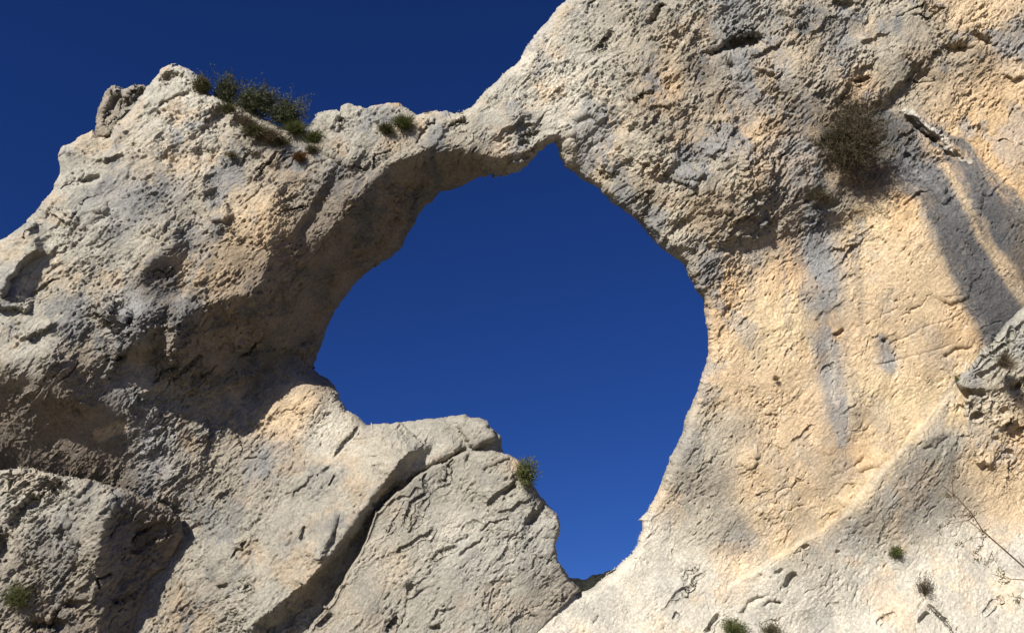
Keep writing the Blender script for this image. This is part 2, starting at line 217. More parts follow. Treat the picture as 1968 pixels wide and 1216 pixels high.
# water streaks and mineral runs: (line, width at start, width at end, colour, strength, softness)
RUNS = [([(1690,250),(1740,300),(1800,370),(1855,480),(1925,640)],44,50,'E',.9,.3),([(1790,375),(1840,470),(1900,590),(1940,650)],26,44,'D',.95,.2),([(1880,400),(1930,500),(1968,600),(1990,700)],30,60,'D',.9,.3),
 ([(1750,222),(1790,255),(1840,290),(1880,350),(1930,420),(2000,500)],8,66,'E',.9,.2),([(1850,310),(1900,390),(1960,480),(2010,560)],10,50,'D',.85,.3),([(1744,212),(1774,236),(1806,262),(1840,290),(1858,312)],6,4,'W',1.,.3),
 ([(1812,318),(1850,385),(1890,460),(1935,530),(1980,590)],9,16,'P',.75,.6),([(1500,480),(1510,560),(1514,640)],7,5,'B',.4,.6),([(1640,480),(1650,560),(1655,640)],8,6,'S',.5,.6),([(1440,520),(1446,600)],9,6,'S',.5,.5),([(1625,640),(1640,740),(1650,820)],10,8,'S',.4,.6),([(1546,640),(1552,720)],5,4,'O',.5,.6),([(1400,20),(1418,110),(1440,220)],16,22,'B',.5,.5),([(1300,40),(1315,120),(1340,190)],14,20,'S',.5,.5),([(1690,930),(1740,940),(1790,980)],34,40,'B',.35,.5),([(1572,450),(1580,520),(1592,600),(1598,628)],26,20,'B',.75,.4),([(1588,645),(1600,700),(1606,790),(1620,850)],26,14,'B',.65,.5),([(1592,655),(1602,700),(1606,770)],6,4,'W',.6,.6),
 ([(1532,490),(1560,500)],14,10,'B',.6,.4),([(1694,655),(1706,700)],9,18,'B',.8,.5),([(1836,742),(1810,790),(1780,830)],12,18,'B',.8,.25),([(1790,840),(1740,890),(1690,950),(1670,1010)],16,20,'S',.6,.4),
 ([(1480,40),(1430,10)],30,30,'B',.5,.5),([(1430,120),(1440,170),(1480,210)],10,14,'B',.7,.5),([(1500,90),(1510,150)],12,18,'B',.5,.6),([(1900,70),(1968,110)],14,20,'B',.8,.3),([(1545,300),(1540,380)],26,30,'B',.6,.5),([(1620,20),(1625,75)],12,14,'B',.6,.5),
 ([(1740,395),(1735,425)],20,26,'O',.6,.5),([(1870,700),(1700,900),(1560,1020),(1420,1090)],26,22,'Y',.55,.6),([(1400,540),(1380,640)],16,20,'O',.45,.6),([(1487,560),(1485,620)],4,3,'O',.6,.4),([(1600,610),(1612,640)],14,10,'O',.7,.4),
 ([(330,370),(300,400),(230,430)],26,34,'B',.45,.6),([(240,590),(230,650)],18,22,'B',.6,.5),([(250,730),(330,790),(290,860)],40,26,'B',.55,.5),([(500,905),(540,870)],30,20,'B',.5,.6),([(400,490),(360,540)],10,10,'B',.5,.5),([(350,800),(360,850)],10,16,'K',.7,.5),
 ([(190,830),(230,825)],12,14,'Y',.6,.4),([(725,202),(770,198)],4,4,'O',.8,.3),([(1180,250),(1140,330)],30,30,'P',.4,.6)]

# ------------------------------------------------------------------ materials
def mat_rock(name):
    m = bpy.data.materials.new(name); m.use_nodes = True; t = m.node_tree; n = t.nodes; l = t.links
    b = n['Principled BSDF']; b.inputs['Roughness'].default_value = .95; b.inputs['Specular IOR Level'].default_value = .15
    a = n.new('ShaderNodeAttribute'); a.attribute_name = 'tint'
    tc = n.new('ShaderNodeTexCoord')
    def noise(scale, det, rough=.6):
        x = n.new('ShaderNodeTexNoise'); x.inputs['Scale'].default_value = scale; x.inputs['Detail'].default_value = det; x.inputs['Roughness'].default_value = rough
        l.new(tc.outputs['Object'], x.inputs['Vector']); return x
    f = noise(14, 6, .75); mr = n.new('ShaderNodeMapRange'); mr.inputs['From Min'].default_value = .3; mr.inputs['From Max'].default_value = .7; mr.inputs['To Min'].default_value = .60; mr.inputs['To Max'].default_value = 1.28
    l.new(f.outputs['Fac'], mr.inputs['Value'])
    mx = n.new('ShaderNodeVectorMath'); mx.operation = 'SCALE'; l.new(a.outputs['Color'], mx.inputs[0]); l.new(mr.outputs[0], mx.inputs['Scale'])
    # small pale lichen flecks and dark specks
    s = noise(34, 3, .6); r1 = n.new('ShaderNodeMapRange'); r1.inputs['From Min'].default_value = .63; r1.inputs['From Max'].default_value = .70; l.new(s.outputs['Fac'], r1.inputs['Value'])
    m1 = n.new('ShaderNodeMix'); m1.data_type = 'RGBA'; m1.inputs['B'].default_value = (.62, .59, .52, 1); l.new(mx.outputs[0], m1.inputs['A'])
    k = n.new('ShaderNodeMath'); k.operation = 'MULTIPLY'; k.inputs[1].default_value = .35; l.new(r1.outputs[0], k.inputs[0]); l.new(k.outputs[0], m1.inputs['Factor'])
    s2 = noise(42, 3, .6); r2 = n.new('ShaderNodeMapRange'); r2.inputs['From Min'].default_value = .64; r2.inputs['From Max'].default_value = .72; l.new(s2.outputs['Fac'], r2.inputs['Value'])
    m2 = n.new('ShaderNodeMix'); m2.data_type = 'RGBA'; m2.inputs['B'].default_value = (.12, .105, .085, 1); l.new(m1.outputs['Result'], m2.inputs['A'])
    k2 = n.new('ShaderNodeMath'); k2.operation = 'MULTIPLY'; k2.inputs[1].default_value = .5; l.new(r2.outputs[0], k2.inputs[0]); l.new(k2.outputs[0], m2.inputs['Factor'])
    l.new(m2.outputs['Result'], b.inputs['Base Color'])
    bn = noise(30, 6, .78); bp = n.new('ShaderNodeBump'); bp.inputs['Strength'].default_value = 1.; bp.inputs['Distance'].default_value = .038
    l.new(bn.outputs['Fac'], bp.inputs['Height']); l.new(bp.outputs[0], b.inputs['Normal'])
    return m
def mat_leaf(name, c1, c2, trans=.25):
    m = bpy.data.materials.new(name); m.use_nodes = True; t = m.node_tree; n = t.nodes; l = t.links
    b = n['Principled BSDF']; b.inputs['Roughness'].default_value = .7; b.inputs['Specular IOR Level'].default_value = .2
    tc = n.new('ShaderNodeTexCoord'); x = n.new('ShaderNodeTexNoise'); x.inputs['Scale'].default_value = 7; x.inputs['Detail'].default_value = 4; l.new(tc.outputs['Object'], x.inputs['Vector'])
    r = n.new('ShaderNodeValToRGB'); r.color_ramp.elements[0].position = .35; r.color_ramp.elements[0].color = (*c1, 1); r.color_ramp.elements[1].position = .65; r.color_ramp.elements[1].color = (*c2, 1)
    l.new(x.outputs['Fac'], r.inputs[0]); l.new(r.outputs[0], b.inputs['Base Color'])
    tr = n.new('ShaderNodeBsdfTranslucent'); l.new(r.outputs[0], tr.inputs[0]); ms = n.new('ShaderNodeMixShader'); ms.inputs[0].default_value = trans
    l.new(b.outputs[0], ms.inputs[1]); l.new(tr.outputs[0], ms.inputs[2]); l.new(ms.outputs[0], n['Material Output'].inputs[0])
    return m
ROCK = mat_rock('limestone')

# ------------------------------------------------------------------ rock builder
def axis(lo, hi, flo, fhi, step, grow=1.12, mx=16):
    a = list(np.arange(max(lo, flo), min(hi, fhi)+step*.5, step))
    s = step
    while a[0] > lo+.01: s = min(s*grow, mx); a.insert(0, max(lo, a[0]-s))
    s = step
    while a[-1] < hi-.01: s = min(s*grow, mx); a.append(min(hi, a[-1]+s))
    return np.array(a)
def chips(x, y, seed, tilt=1.0, scoop=.0):
    """angular broken facets: every cell is its own tilted plane; height about -1..1"""
    sh = x.shape; x = x.ravel()+seed*3.7; y = y.ravel()-seed*2.9; out = np.empty(x.shape, np.float32)
    for a in range(0, x.size, 400000):
        X = x[a:a+400000].astype(np.float32); Y = y[a:a+400000].astype(np.float32); ix = np.floor(X).astype(np.int32); iy = np.floor(Y).astype(np.int32)
        best = np.full(X.shape, 9., np.float32); hh = np.zeros(X.shape, np.float32)
        for dx in (-1, 0, 1):
            for dy in (-1, 0, 1):
                k = PERM[PERM[(ix+dx) & 255]+((iy+dy) & 255)]; g = GR[k]; g2 = GR[(k*7+3) & 255]
                ex = X-(ix+dx+.5+.3*g[:, 0]); ey = Y-(iy+dy+.5+.3*g[:, 1]); e = ex*ex+ey*ey; m = e < best
                best = np.where(m, e, best); hh = np.where(m, .45*g[:, 2]+tilt*(g2[:, 0]*ex+g2[:, 1]*ey), hh)
        out[a:a+400000] = hh+scoop*(best-.2)
    return out.reshape(sh)
def detail(P, rough, seed=0, depth=True):
    """height along the normal, metres, from world position"""
    x = P@CX; y = P@CU; z = P@CF*.85+.41*x-.33*y
    a = R(44); ca, sa = math.cos(a), math.sin(a)
    al = (x*ca+y*sa); ac = (-x*sa+y*ca)
    w1 = perlin(x/1.3, y/1.3, z/1.3, seed+1); w2 = perlin(x/1.3, y/1.3, z/1.3, seed+2)
    w3 = perlin(x/.33, y/.33, z/.33, seed+14); w4 = perlin(x/.33, y/.33, z/.33, seed+15)
    al2 = al+.35*w1+.07*w3; ac2 = ac+.28*w2+.07*w4
    h = .17*perlin(al/3.2, ac/2.2, z/2.6, seed+3)+.10*perlin(al2/1.5, ac2/1.0, z/1.2, seed+4)*(.5+.5*rough)
    patch = .22+.75*sstep(-.45, .55, perlin(x/.95, y/.8, z/.9, seed+5)+.5*perlin(al/.5, ac/.3, z/.4, seed+25))+.35*sstep(-.1, .6, perlin(x/2.6, y/2.6, z/2.6, seed+26))
    rg = 1.3*rough*patch
    n5 = perlin(al2/.60, ac2/.40, z/.5, seed+6); h += rg*.045*n5
    n6 = perlin(al2/.30, ac2/.16, z/.2, seed+7); h += rg*.018*n6
    al3 = al+.12*w1+.02*w3; ac3 = ac+.10*w2+.02*w4
    n7 = perlin(al3/.16, ac3/.062, z/.09, seed+8); n7b = perlin(al3/.2, ac3/.12, z/.12, seed+18); n8b = perlin(al/.07, ac/.042, z/.05, seed+19)
    h += rg*.042*chips(al2/.75+.4*w4, ac2/.36+.4*w3, seed+1, .9, .5)
    h += rg*.027*chips(al3/.33+.35*n6, ac3/.13+.35*n5, seed+2, .9, .9)
    h += (.1+.9*rg)*.023*chips(al3/.115+.3*n7b, ac3/.052+.25*n7, seed+3, .9, 1.1)
    h += (.2+.8*rg)*(.011*n7*(1+1.2*n6)+.009*n8b)
    # small deep pits, in swarms
    n9 = perlin(al3/.17, ac3/.07, z/.1, seed+12); pm = sstep(-.2, .4, perlin(x/.7, y/.7, z/.7, seed+16))
    h -= (.18+.82*rough)*pm*.30*np.clip(n9-.34, 0, 1)
    # short cracks
    n10 = perlin(al/1.5+.25*w1+.1*w3, ac/.55+.15*w2+.1*w4, z/1.2, seed+13); h -= (.02+.04*rough)*np.exp(-(n10/.03)**2)*sstep(.12, .5, perlin(al/.8, ac/.5, z/.7, seed+17))
    return h, n6, n9
def rock(name, outlines, S, C, RG, feats, box, T=.9, rimr=30., back=5., seed=0, label=None, cat=None, colvar=1., wob=3.0, step=None, amp=1., base=None):
    step = step or STEP
    u = axis(box[0], box[2], -14, 1982, step); v = axis(box[1], box[3], -12, 1228, step)
    U, V = np.meshgrid(u, v)
    # distance to the outline: coarse, then exact near it
    fd = sdf(U[::4, ::4], V[::4, ::4], outlines)
    iu = np.minimum(np.arange(len(u))//4, fd.shape[1]-1); iv = np.minimum(np.arange(len(v))//4, fd.shape[0]-1)
    F = fd[np.ix_(iv, iu)].copy(); near = np.abs(F) < rimr+90
    F[near] = sdf(U[near], V[near], outlines)
    Z0 = np.zeros_like(U)+seed
    F += wob*perlin(U/38, V/38, Z0, 21)+wob*.45*perlin(U/14, V/14, Z0, 22)*(1+1.5*perlin(U/90, V/90, Z0, 27))+wob*.15*perlin(U/6, V/6, Z0, 23)+wob*.6*chips(U/44, V/34, 5, .8)
    ins = F > 0
    keep = ins[:-1, :-1] | ins[1:, :-1] | ins[:-1, 1:] | ins[1:, 1:]
    used = np.zeros(ins.shape, bool); used[:-1, :-1] |= keep; used[1:, :-1] |= keep; used[:-1, 1:] |= keep; used[1:, 1:] |= keep
    gv, gu = np.gradient(F, v, u); g2 = np.maximum(gu*gu+gv*gv, .3)
    snap = used & ~ins; cellw = 1.5*np.maximum(np.gradient(u)[None, :], np.gradient(v)[:, None])
    du = np.clip(-F*gu/g2, -cellw, cellw); dv = np.clip(-F*gv/g2, -cellw, cellw)
    U = np.where(snap, U+du, U); V = np.where(snap, V+dv, V); F = np.where(snap, 0, F)
    D = np.exp(up(S, u, v))
    rr = rimr*(1+.35*perlin(U/90, V/90, Z0, 24))
    k = np.clip(1-F/rr, 0, 1); D = D+T*(1-np.sqrt(np.maximum(1-k*k, 0)))
    for f in feats:
        if f[0] in ('pit', 'bump'):
            _, a, b, ru, rv, dep, ang = f; m = 2.6*max(ru, rv)
            j0, j1 = np.searchsorted(u, [a-m, a+m]); i0, i1 = np.searchsorted(v, [b-m, b+m]); s = np.s_[i0:i1, j0:j1]
            if i1 <= i0 or j1 <= j0: continue
            x = U[s]-a; y = V[s]-b; c, si = math.cos(R(ang)), math.sin(R(ang)); X = (x*c+y*si)/ru+.25*(ru < 39)*perlin(U[s]/6, V[s]/6, Z0[s], 38); Y = (-x*si+y*c)/rv+.25*(ru < 39)*perlin(U[s]/6, V[s]/6, Z0[s], 39)
            wl = max(12., .7*ru); X = X+.35*perlin(U[s]/wl, V[s]/wl, Z0[s], 31)+.12*perlin(U[s]/7, V[s]/7, Z0[s], 37)*(ru < 45); Y = Y+.35*perlin(U[s]/wl, V[s]/wl, Z0[s], 32)
            r2 = X*X+Y*Y; D[s] += dep*np.exp(-r2**(1.5 if f[0] == 'pit' else 1.))*(1 if f[0] == 'pit' else -1)
        else:
            pts = np.array(f[1], float); m = f[2]*4 if f[0] == 'crack' else f[4]*3.5+f[3]
            j0, j1 = np.searchsorted(u, [pts[:, 0].min()-m, pts[:, 0].max()+m]); i0, i1 = np.searchsorted(v, [pts[:, 1].min()-m, pts[:, 1].max()+m]); s = np.s_[i0:i1, j0:j1]
            if i1 <= i0 or j1 <= j0: continue
            wu = U[s]+4*perlin(U[s]/26, V[s]/26, Z0[s], 33)+1.6*perlin(U[s]/8, V[s]/8, Z0[s], 34); wv = V[s]+4*perlin(U[s]/26, V[s]/26, Z0[s], 35)+1.6*perlin(U[s]/8, V[s]/8, Z0[s], 36)
            d, sd, arc = seg_dist(wu, wv, pts); tp = sstep(0, .18, arc)*sstep(0, .18, 1-arc)
            if f[0] == 'crack': D[s] += 1.25*f[3]*np.exp(-(d/(.7*f[2]+.4*f[2]*perlin(U[s]/15, V[s]/15, Z0[s], 40)))**2)*np.maximum(tp, .1)
            else:
                q = d*sd; h, ramp, fade = f[2], f[3], f[4]
                D[s] -= h*sstep(-ramp/2, ramp/2, q)*np.exp(-(np.maximum(q, 0)/fade)**2)*tp
    P = unproj(U, V, D)
    rg = up(RG, u, v)
    gvv = np.gradient(P, axis=0); guu = np.gradient(P, axis=1); N = np.cross(guu, gvv)
    N /= np.linalg.norm(N, axis=2)[..., None]+1e-9; toc = np.array([0, 0, CAMZ])-P; sg = np.sign((N*toc).sum(2)); N *= sg[..., None]
    h, n6, n9 = detail(P, rg, seed)
    h = h*amp*(.5+.5*sstep(0, 16, F))
    Pd = P+N*h[..., None]
    # colour
    c = np.stack([up(x, u, v) for x in C], 2)
    x, y, z = P@CX, P@CU, P@CF
    m1 = perlin(x/1.6, y/1.6, z/1.6, 41)+.5*perlin(x/.6, y/.6, z/.6, 42)+.3*perlin(x/.2, y/.2, z/.2, 43)
    m2 = perlin(x/1.1, y/1.9, z/1.3, 44)+.5*perlin(x/.4, y/.6, z/.5, 45)+.3*perlin(x/.18, y/.2, z/.2, 46)
    m3 = .8*perlin(x/.4, y/.4, z/.4, 47)+.6*perlin(x/.12, y/.12, z/.12, 48)+.5*perlin(x/.055, y/.055, z/.055, 49)
    for line, w0, w1, key, st, soft in (RUNS if name == 'rock_arch' else ()):
        L = np.array(line, float); m = 2.2*max(w0, w1)+14
        j0, j1 = np.searchsorted(u, [L[:, 0].min()-m, L[:, 0].max()+m]); i0, i1 = np.searchsorted(v, [L[:, 1].min()-m, L[:, 1].max()+m]); s = np.s_[i0:i1, j0:j1]
        if i1 <= i0 or j1 <= j0: continue
        q1 = U[s]+9*perlin(U[s]/40, V[s]/60, Z0[s], 61)+5*perlin(U[s]/9, V[s]/12, Z0[s], 62); q2 = V[s]+9*perlin(U[s]/40, V[s]/60, Z0[s], 63)
        d, sd, arc = seg_dist(q1, q2, L); wd = w0+(w1-w0)*arc; ln = np.hypot(*np.diff(L, axis=0).T).sum()
        run = perlin(d*sd/7, arc*ln/75, Z0[s], 64)+.6*perlin(d*sd/2.8, arc*ln/38, Z0[s], 65)+.5*perlin(U[s]/9, V[s]/9, Z0[s], 66)
        k = st*(1-sstep(1-soft, 1+soft, d/wd+.22*run))*np.clip(.86+.55*run, 0, 1.1); k = np.clip(k, 0, 1)[..., None]
        c[s] = c[s]*(1-k)+np.array(PAL[key])*k
    lum = c.mean(2, keepdims=True)
    warm = lum*np.array([1.24, .93, .62]); cool = lum*np.array([.70, .715, .74])
    a = (sstep(.05, .7, m1)*.5*colvar)[..., None]; c = c*(1-a)+warm*a
    a = (sstep(.05, .6, m2)*.8*colvar*(.3+.7*sstep(.4, 1., rg)))[..., None]; c = c*(1-a)+cool*a
    c *= (1+.16*np.clip(m3, -1, 1)+.10*np.clip(m1-m2, -1, 1)*colvar)[..., None]
    m4 = perlin(x/.35+3, y/.5, z/.4, 50)+.6*perlin(x/.12, y/.16, z/.14, 52)
    a = (sstep(.45, .95, m4)*.55*colvar*sstep(.3, .9, rg))[..., None]; c = c*(1-a)+np.array([.20, .165, .125])*a
    a = (sstep(.55, .9, m3)*.35)[..., None]; c = c*(1-a)+np.array([.60, .57, .50])*a*lum/.42
    c = np.clip(c, .02, .8)
    if base is None: base = unproj(np.array((box[0]+box[2])/2.), np.array(box[3]-20.), np.array(np.exp(at(S, (box[0]+box[2])/2, min(box[3]-20, 1650)))))
    base = np.asarray(base, float).reshape(3)
    idx = np.full(used.shape, -1, np.int64); idx[used] = np.arange(used.sum())
    fv = Pd[used]; fc = c[used]
    ii, jj = np.nonzero(keep)
    q = np.stack([idx[ii, jj], idx[ii+1, jj], idx[ii+1, jj+1], idx[ii, jj+1]], 1)
    # the rear of the mass: a coarser sheet with the same outline
    ub = axis(box[0], box[2], 0, 0, 1, 1, 9.) if False else np.arange(box[0], box[2]+1, 9.); vb = np.arange(box[1], box[3]+1, 9.)
    UB, VB = np.meshgrid(ub, vb); FB = sdf(UB, VB, outlines)-(7 if rimr > 12 else 4); insb = FB > 0
    kb = insb[:-1, :-1] | insb[1:, :-1] | insb[:-1, 1:] | insb[1:, 1:]
    ubm = np.zeros(insb.shape, bool); ubm[:-1, :-1] |= kb; ubm[1:, :-1] |= kb; ubm[:-1, 1:] |= kb; ubm[1:, 1:] |= kb
    gv, gu = np.gradient(FB, vb, ub); g2 = np.maximum(gu*gu+gv*gv, .3); sn = ubm & ~insb
    UB2 = np.where(sn, UB+np.clip(-FB*gu/g2, -12, 12), UB); VB2 = np.where(sn, VB+np.clip(-FB*gv/g2, -12, 12), VB); FBp = np.maximum(np.where(sn, 0, FB), 0)
    DB = np.exp(up(S, ub, vb)); kk = np.clip(1-(FBp+6)/rimr, 0, 1)
    DB = DB+T*(1-np.sqrt(np.maximum(1-kk*kk, 0)))*(FBp > 1)+T*1.02*(FBp <= 1)+back*(1-np.exp(-FBp/75))+.35*sstep(0, 12, FBp)*(1+.8*perlin(UB/60, VB/60, UB*0, 51))
    mxf = np.array([1.0]); PB = unproj(UB2, VB2, DB)
    idb = np.full(ubm.shape, -1, np.int64); idb[ubm] = np.arange(ubm.sum())+len(fv)
    ii, jj = np.nonzero(kb); qb = np.stack([idb[ii, jj], idb[ii, jj+1], idb[ii+1, jj+1], idb[ii+1, jj]], 1)
    av = np.concatenate([fv, PB[ubm]])-base; ac = np.concatenate([fc, np.tile([.34, .31, .26], (ubm.sum(), 1))]); aq = np.concatenate([q, qb]).astype(np.int32)
    me = bpy.data.meshes.new(name); me.vertices.add(len(av)); me.vertices.foreach_set('co', av.astype(np.float32).ravel())
    me.loops.add(aq.size); me.loops.foreach_set('vertex_index', aq.ravel()); me.polygons.add(len(aq))
    me.polygons.foreach_set('loop_start', np.arange(0, aq.size, 4, dtype=np.int32)); me.update(calc_edges=True)
    me.polygons.foreach_set('use_smooth', np.ones(len(aq), bool))
    at_ = me.attributes.new('tint', 'FLOAT_COLOR', 'POINT'); at_.data.foreach_set('color', np.concatenate([ac, np.ones((len(ac), 1))], 1).astype(np.float32).ravel())
    me.materials.append(ROCK); o = bpy.data.objects.new(name, me); o.location = base; col.objects.link(o)
    tag(o, label, cat); print(name, len(av)); return o

FEAT_MAIN += joints(40, (20, 220, 620, 760), 1)+joints(20, (420, 780, 960, 1200), 2, dep=(.04, .12))+joints(70, (1060, 0, 1968, 420), 3)+joints(34, (1340, 420, 1900, 1000), 4, dep=(.02, .08))+joints(10, (1200, 1000, 1968, 1216), 5, dep=(.02, .06))+joints(14, (640, 210, 1050, 330), 6)
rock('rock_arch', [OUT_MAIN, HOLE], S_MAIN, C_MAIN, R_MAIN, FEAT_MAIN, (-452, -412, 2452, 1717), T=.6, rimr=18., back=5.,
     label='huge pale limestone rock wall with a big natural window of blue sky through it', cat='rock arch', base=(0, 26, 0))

def layer(faces, off, lam, polys=(), sig=50.):
    p, q = shepard(faces, 2, sig)
    for poly, pp, qq, soft in polys:
        m = polymask(poly, soft); p = p*(1-m)+pp*m; q = q*(1-m)+qq*m
    o = shepard(off, 1, 60.)[0]
    return poisson(p, q, S_MAIN-o, lam)
def hue(l, sig=45): return shepard([(h[0], h[1], *PAL[h[2]], *(h[3:] or [sig])) for h in l], 3, sig)
def const(c): return np.full(GU.shape, float(c))

# slab standing in front of the foot of the window
SLAB = [(585,1225),(600,1195),(634,1150),(660,1105),(692,1058),(703,1020),(722,982),(754,950),(797,916),(835,895),(870,876),(900,868),(945,868),(975,870),(1000,884),(1015,905),(1025,935),(1050,968),(1073,990),(1074,1020),(1066,1050),(1075,1080),(1095,1110),(1118,1135),(1095,1160),(1050,1200),(1022,1230),(960,1330),(560,1330)]
S_SLAB = layer([(800,1000,-.12,.36),(900,900,-.1,.4),(700,1150,-.15,.38),(900,1150,-.05,.34),(1000,1000,.05,.34),(1050,1100,.3,.25),(1000,1200,.15,.35)],
   [(800,1000,.03),(700,1150,.03),(1000,1000,.03),(1050,1140,.0,40),(1060,1195,-.03,50),(1108,1150,-.02,30)], 150.)
rock('limestone_slab', [SLAB], S_SLAB, hue([(800,1000,'T'),(900,900,'T'),(700,1150,'T'),(900,1080,'G'),(880,1160,'T'),(800,1180,'T'),(960,960,'T'),(1000,1050,'G'),(740,1080,'C',35),(860,1020,'W',24),(1060,1130,'S',25),(1010,890,'O',14)]), const(.6),
   [('crack',[(880,1070),(905,1050),(935,1030)],4,.1),('crack',[(1010,1010),(1040,985),(1048,962)],6,.2),('crack',[(1000,905),(985,935),(965,955)],5,.15),('crack',[(1015,1180),(1035,1190)],4,.1),('crack',[(745,1210),(755,1190),(765,1185)],4,.14),
    ('pit',788,1130,6,9,.2,0),('pit',838,1205,9,4,.18,0),('pit',980,1115,12,4,.1,-20),('step',[(1000,925),(960,945),(930,975)],.15,10,40),('step',[(1045,985),(1010,1015),(1000,1040)],.15,10,40),('pit',1025,1000,10,16,.18,20),('pit',900,882,6,14,.12,10),('crack',[(640,1180),(610,1200)],3,.1)]+joints(20, (680, 890, 1090, 1210), 7, ln=(30, 150), dep=(.03, .1)),
   (500, 840, 1150, 1330), T=.9, rimr=6., back=1.6, seed=3, colvar=.5, amp=1., wob=3., label='pale limestone slab at the bottom centre, right of the dark diagonal cleft', cat='rock slab')

# rough boulder in the lower left corner
BLD = [(-300,905),(-60,900),(0,900),(40,896),(110,908),(200,930),(262,952),(310,968),(345,995),(352,1030),(340,1058),(318,1090),(288,1120),(270,1165),(262,1230),(250,1400),(-300,1400)]
S_BLD = layer([(0,1000,-.05,.3),(100,950,-.1,.5),(100,1100,.05,.2),(150,1000,0,.3),(60,1180,.15,.05),(180,1150,.15,.15),(-150,1100,0,.3),(100,1250,0,.3)],
   [(60,1050,.045),(200,1050,.038),(330,1010,.0),(300,1150,.0),(-200,1100,.045)], 110., [([(192,1028),(203,980),(255,965),(330,975),(440,1040),(360,1075),(300,1130),(275,1300),(195,1300),(182,1130)],1.15,-.2,8)], 45.)
rock('boulder', [BLD], S_BLD, hue([(60,940,'G'),(100,1050,'S'),(50,1120,'S'),(150,980,'T'),(170,1120,'S'),(280,1050,'N'),(330,1010,'N',40),(240,1180,'N',40),(120,1200,'K',35)]), const(1.1),  # N paints the shade of the right side into its colour
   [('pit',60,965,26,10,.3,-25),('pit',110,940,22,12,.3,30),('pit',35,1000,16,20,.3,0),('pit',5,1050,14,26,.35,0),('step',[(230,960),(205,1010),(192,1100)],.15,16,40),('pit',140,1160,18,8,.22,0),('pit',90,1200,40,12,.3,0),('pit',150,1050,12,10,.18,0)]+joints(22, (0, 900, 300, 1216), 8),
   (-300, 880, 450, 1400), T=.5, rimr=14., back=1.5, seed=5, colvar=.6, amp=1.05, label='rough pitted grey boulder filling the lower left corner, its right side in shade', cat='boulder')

# pitted outcrop at the right edge
OUTC = [(2200,420),(2040,520),(1968,590),(1935,618),(1912,648),(1890,668),(1868,695),(1845,712),(1836,735),(1850,760),(1846,790),(1852,830),(1862,880),(1890,930),(1940,965),(2000,985),(2200,1010)]
S_OUTC = layer([(1880,700,-.3,.7),(1940,640,-.2,.75),(1950,750,-.1,.6),(1900,800,-.1,.6),(1930,880,0,.7),(2050,700,0,.5)],
   [(1880,700,.016),(1950,700,.03),(1920,820,.012),(1880,900,-.008),(1930,950,-.03),(2100,750,.03),(2100,950,-.03)], 150.)
rock('rock_outcrop', [OUTC], S_OUTC, hue([(1880,700,'G'),(1950,650,'G'),(1900,780,'C'),(1950,800,'P'),(1960,850,'O',25),(1900,880,'P',30),(1940,930,'P'),(1860,850,'S',20)]), const(.9),
   [('pit',1858,757,15,8,.45,0),('pit',1885,755,9,6,.25,0),('pit',1948,742,12,6,.22,-20),('pit',1930,790,8,6,.16,0),('pit',1880,800,9,5,.16,-20),('pit',1955,830,9,7,.2,0),('pit',1915,845,8,6,.16,0),('pit',1940,870,7,5,.14,0),('crack',[(1880,722),(1905,712),(1925,700)],4,.1),('crack',[(1945,620),(1942,660),(1930,700),(1905,740)],4,.12)]+joints(10, (1850, 640, 1968, 960), 9),
   (1800, 420, 2200, 1020), T=.5, rimr=16., back=1.2, seed=8, colvar=.7, amp=1.0, wob=2.5, label='lumpy pitted outcrop bulging from the wall at the right edge', cat='outcrop')

# small pinnacle behind the left summit
PIN = [(182,262),(185,235),(190,212),(196,190),(206,172),(222,163),(236,170),(252,160),(275,159),(286,165),(292,172),(285,205),(255,235),(230,262),(200,285),(185,285)]
S_PIN = layer([(210,200,-.5,.4,25),(245,190,.1,.25,25),(270,175,0,.3,25),(220,240,-.2,.3,25)], [(230,200,-.035)], 80., [([(190,215),(200,178),(222,165),(232,175),(212,212),(200,240)],.7,-.1,4)])
rock('rock_pinnacle', [PIN], S_PIN, hue([(210,180,'H'),(245,200,'H'),(225,240,'S'),(270,170,'H'),(235,170,'S')], 20), const(1.6),
   [('pit',242,200,12,8,.2,-30),('crack',[(240,168),(222,190),(210,215)],5,.2),('step',[(255,205),(225,240),(205,275)],.3,9,30),('pit',222,172,10,8,.2,40),('pit',265,175,14,6,.15,0),('crack',[(280,170),(262,190),(240,205)],3,.15)]+joints(12, (185, 160, 290, 270), 12, ln=(12, 40)), (170, 145, 305, 300), T=.5, rimr=10., back=1.0, seed=11, colvar=.5, wob=1.6,
   label='small weathered pinnacle standing behind the shoulder left of the summit', cat='pinnacle')

# ------------------------------------------------------------------ ground and the ridge behind the arch
def mat_ground():
    m = bpy.data.materials.new('stony_ground'); m.use_nodes = True; n = m.node_tree.nodes; l = m.node_tree.links; b = n['Principled BSDF']; b.inputs['Roughness'].default_value = .95
    tc = n.new('ShaderNodeTexCoord'); x = n.new('ShaderNodeTexNoise'); x.inputs['Scale'].default_value = .6; x.inputs['Detail'].default_value = 9; x.inputs['Roughness'].default_value = .7; l.new(tc.outputs['Object'], x.inputs['Vector'])
    r = n.new('ShaderNodeValToRGB'); e = r.color_ramp.elements; e[0].position = .4; e[0].color = (.10, .09, .055, 1); e[1].position = .6; e[1].color = (.22, .18, .12, 1); l.new(x.outputs['Fac'], r.inputs[0]); l.new(r.outputs[0], b.inputs['Base Color'])
    bp = n.new('ShaderNodeBump'); bp.inputs['Strength'].default_value = 1; bp.inputs['Distance'].default_value = .2; l.new(x.outputs['Fac'], bp.inputs['Height']); l.new(bp.outputs[0], b.inputs['Normal']); return m
